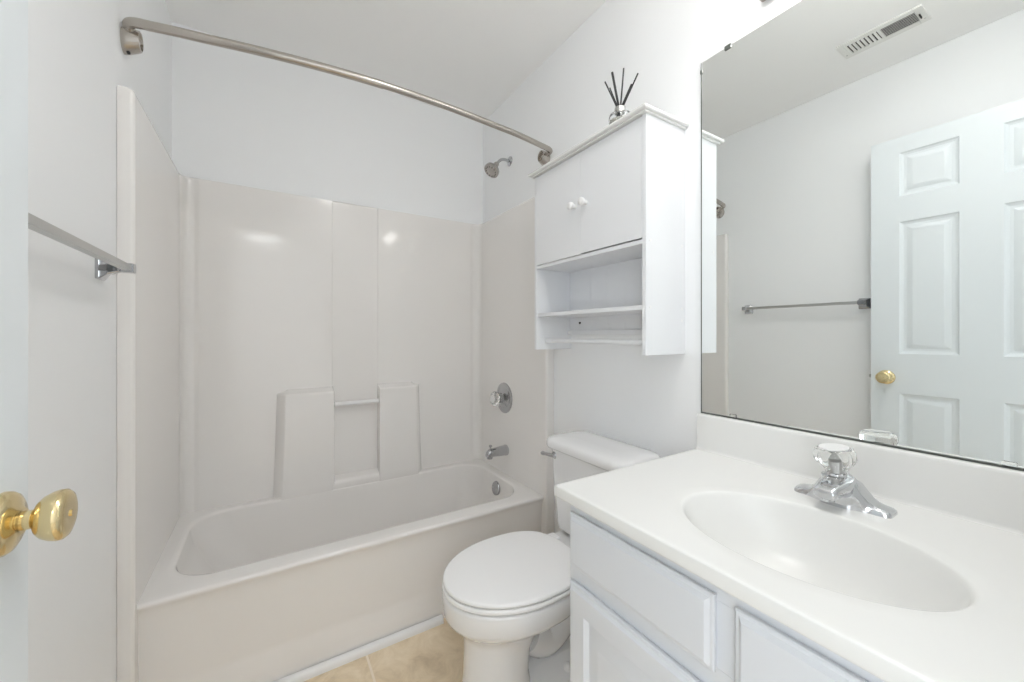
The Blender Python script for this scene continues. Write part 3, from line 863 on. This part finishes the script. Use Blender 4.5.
# base plate and humped body: cross sections along the wall direction (y)
b = nb()
def sec(y, hx, h, xo=0.0):
    """rounded section in x-z at offset y"""
    out = []
    n = 9
    for i in range(n):
        q = PI * i / (n - 1)
        out.append(FC + Vector((xo + hx * math.copysign(abs(math.cos(q)) ** 0.6, math.cos(q)), y, h * math.sin(q) ** 0.55 if 0 < i < n - 1 else 0)))
    return out
half = [(0.0, 0.033, 0.056, -0.010), (0.012, 0.0325, 0.055, -0.010), (0.022, 0.031, 0.0515, -0.009), (0.030, 0.0285, 0.047, -0.007), (0.038, 0.027, 0.034, -0.004), (0.045, 0.0265, 0.023, -0.002), (0.053, 0.0265, 0.0155, 0), (0.061, 0.0262, 0.0125, 0), (0.074, 0.0245, 0.0105, 0), (0.079, 0.020, 0.008, 0), (0.0805, 0.016, 0.004, 0)]
S_ = [(-y_, a_, h_, o_) for y_, a_, h_, o_ in reversed(half)] + half[1:]
loft(b, [sec(*s) for s in S_])
body = obj('faucet_body', b, M['bright_chrome'], fa, angle=50)
KAX = Vector((-0.10, 0.06, 1)).normalized()
# spout: from the body forward over the bowl
b = nb()
R = []
for t, hy, z0, z1 in ((0.0, 0.029, 0.014, 0.058), (0.028, 0.0285, 0.016, 0.056), (0.046, 0.0255, 0.022, 0.053), (0.064, 0.0225, 0.0245, 0.0495), (0.078, 0.0205, 0.0235, 0.0465), (0.087, 0.0185, 0.0235, 0.0425), (0.091, 0.013, 0.026, 0.038)):
    R.append([FC + Vector((-t, p.x, p.y)) for p in rrect(-hy, hy, z0, z1, 0, (z1 - z0) * 0.42, 5)])
loft(b, R)
sp = obj('spout', b, M['bright_chrome'], fa, angle=50)
b = nb(); lathe(b, FC + Vector((-0.072, 0, 0.028)), (0, 0, -1), [(0, 0.0115), (0.010, 0.0115), (0.011, 0.009)], 24); obj('aerator', b, M['bright_chrome'], sp)
b = nb(); lathe(b, FC + Vector((-0.010, 0.006, 0.050)), KAX, [(0, 0.026), (0.005, 0.0255), (0.008, 0.019), (0.012, 0.017)], 32); obj('knob_collar', b, M['bright_chrome'], fa)
b = nb(); lathe(b, FC + Vector((-0.010, 0.006, 0.058)), KAX, [(0, 0.0175), (0.009, 0.0185), (0.016, 0.0225), (0.024, 0.0310), (0.034, 0.0355), (0.044, 0.0350), (0.051, 0.0315), (0.053, 0.0265)], 48, lobes=10, lobe_amp=0.035)
fk = obj('knob', b, M['acrylic'], fa, angle=45)
b = nb(); lathe(b, FC + Vector((-0.010, 0.006, 0.058)) + KAX * 0.0532, KAX, [(0, 0.0250), (0.002, 0.0250), (0.0032, 0.021)], 28); obj('knob_cap', b, M['capwhite'], fk)
b = nb(); lathe(b, FC + Vector((-0.010, 0.006, 0.058)) + KAX * 0.002, KAX, [(0, 0.0085), (0.028, 0.0085), (0.031, 0.005)], 16); obj('knob_stem', b, M['steel'], fk)
b = nb(); lathe(b, FC + Vector((0.016, 0, 0.036)), (0, 0, 1), [(0, 0.0025), (0.030, 0.0025), (0.032, 0.0045), (0.038, 0.0045), (0.040, 0.003)], 12); obj('lift_rod', b, M['bright_chrome'], fa)

# ================================================================== MIRROR
MY0, MY1, MZ0, MZ1 = FR + 0.002, 0.7090, 0.8915, 1.9560
mr = thing('wall_mirror', 'large frameless mirror above the sink', 'mirror', (W, 0.35, MZ0))
b = nb()
box(b, W - 0.0060, W - 0.0005, MY0, MY1, MZ0, MZ1)
for f in b.faces:
    f.material_index = 0 if f.calc_center_median().x < W - 0.0058 else 1
obj('glass', b, [M['silver'], M['edge']], mr)
b = nb(); box(b, W - 0.0095, W - 0.0004, MY0, MY1 - 0.001, MZ0 - 0.0010, MZ0 + 0.0030, 0.0003)
obj('bottom_channel', b, M['edge'], mr)
b = nb(); box(b, W - 0.0068, W - 0.0062 + 0.0004, MY1 - 0.0022, MY1 + 0.0006, MZ0, MZ1)
obj('edge_strip', b, M['edge'], mr)
for yy, zz, s in ((0.627, MZ1, 1), (0.14, MZ1, 1), (0.612, MZ0 + 0.004, -1), (0.124, MZ0 + 0.004, -1)):
    b = nb()
    box(b, W - 0.0095, W - 0.0004, yy - 0.009, yy + 0.009, zz - (0.008 if s > 0 else 0.004), zz + (0.004 if s > 0 else 0.007), 0.0012)
    obj('mirror_clip', b, M['edge'] if s > 0 else M['acrylic'], mr)
b = nb(); box(b, W - 0.0090, W - 0.0004, MY1 - 0.004, MY1 + 0.002, 1.922, 1.934, 0.0008); obj('mirror_clip', b, M['edge'], mr)

# ================================================================== LIGHT AND VENT
vl = thing('vanity_light', 'slim nickel wall light with a glowing glass tube above the mirror', 'wall light', (W, 0.34, 2.05))
b = nb(); box(b, W - 0.026, W - 0.0005, 0.145, 0.538, 2.018, 2.120, 0.004, 3); obj('backplate', b, M['nickel'], vl)
LX, LZ = 1.368, 2.088
b = nb(); tube(b, [(LX, 0.128, LZ), (LX, 0.552, LZ)], 0.030, 28); obj('glass_tube', b, M['tube'], vl)
for y0 in (0.112, 0.552):
    b = nb(); lathe(b, (LX, y0, LZ), (0, 1, 0), [(0, 0.026), (0.003, 0.033), (0.015, 0.033), (0.018, 0.026)], 28); obj('end_cap', b, M['nickel'], vl)
for yy in (0.22, 0.46):
    b = nb(); tube(b, [(W - 0.02, yy, LZ), (LX + 0.026, yy, LZ)], 0.008, 14); obj('arm', b, M['nickel'], vl)

cl = thing('added_ceiling_light', 'round flush ceiling light, unseen, added for light from above', 'ceiling light', (0.84, 0.30, H))  # unseen fixture, added to strengthen the light from overhead
b = nb(); lathe(b, (0.84, 0.30, H), (0, 0, -1), [(0, 0.150), (0.016, 0.150), (0.020, 0.146)], 40); obj('base', b, M['nickel'], cl)
b = nb(); lathe(b, (0.84, 0.30, H - 0.020), (0, 0, -1), [(0, 0.138)] + [(0.055 * math.sin(q * PI / 16), 0.138 * math.cos(q * PI / 16)) for q in range(1, 8)], 40); obj('diffuser', b, M['dome'], cl)

vt = thing('ceiling_vent', 'white louvred air vent in the ceiling, seen in the mirror', 'vent', (0.322, 0.599, H))
VX0, VX1, VYA, VYB = 0.256, 0.388, 0.458, 0.738
b = nb()
i1 = 0.028
for (x0, x1, y0, y1) in ((VX0, VX1, VYA, VYA + i1), (VX0, VX1, VYB - i1, VYB), (VX0, VX0 + i1, VYA + i1, VYB - i1), (VX1 - i1, VX1, VYA + i1, VYB - i1), (VX0 + i1, VX1 - i1, 0.590, 0.602)):
    box(b, x0, x1, y0, y1, H - 0.007, H - 0.0005, 0.002)
obj('frame', b, M['vent'], vt)
b = nb(); box(b, VX0 + 0.01, VX1 - 0.01, VYA + 0.01, VYB - 0.01, H - 0.0018, H - 0.0006); obj('duct_opening', b, M['dark'], vt)
def slat(p0, p1, tilt):
    """thin blade from p0 to p1"""
    d = (Vector(p1) - Vector(p0)).normalized()
    s = d.cross(Vector((0, 0, 1)))
    w = s * math.cos(tilt) * 0.0048 + Vector((0, 0, 1)) * math.sin(tilt) * 0.0042
    n = d.cross(w).normalized() * 0.0005
    bm = nb()
    loft(bm, [[Vector(p) - w - n, Vector(p) + w - n, Vector(p) + w + n, Vector(p) - w + n] for p in (p0, p1)])
    return bm
for k in range(8):
    yy = 0.609 + k * 0.0142
    obj('louvre', slat((VX0 + i1 - 0.002, yy, H - 0.0068), (VX1 - i1 + 0.002, yy, H - 0.0068), 0.75), M['vent'], vt)
for k in range(7):
    xx = VX0 + i1 + 0.006 + k * 0.0108
    obj('louvre', slat((xx, VYA + i1 - 0.002, H - 0.0068), (xx, 0.592, H - 0.0068), -0.8), M['vent'], vt)
b = nb(); box(b, VX0 + 0.05, VX1 - 0.05, VYA + 0.016, VYA + 0.020, H - 0.014, H - 0.006, 0.0008); obj('damper_lever', b, M['dark'], vt)
for yy in (VYA + 0.012, VYB - 0.012):
    b = nb(); lathe(b, ((VX0 + VX1) / 2 - 0.035, yy, H - 0.0068), (0, 0, -1), [(0, 0.0035), (0.0015, 0.003)], 12); obj('screw', b, M['steel'], vt)
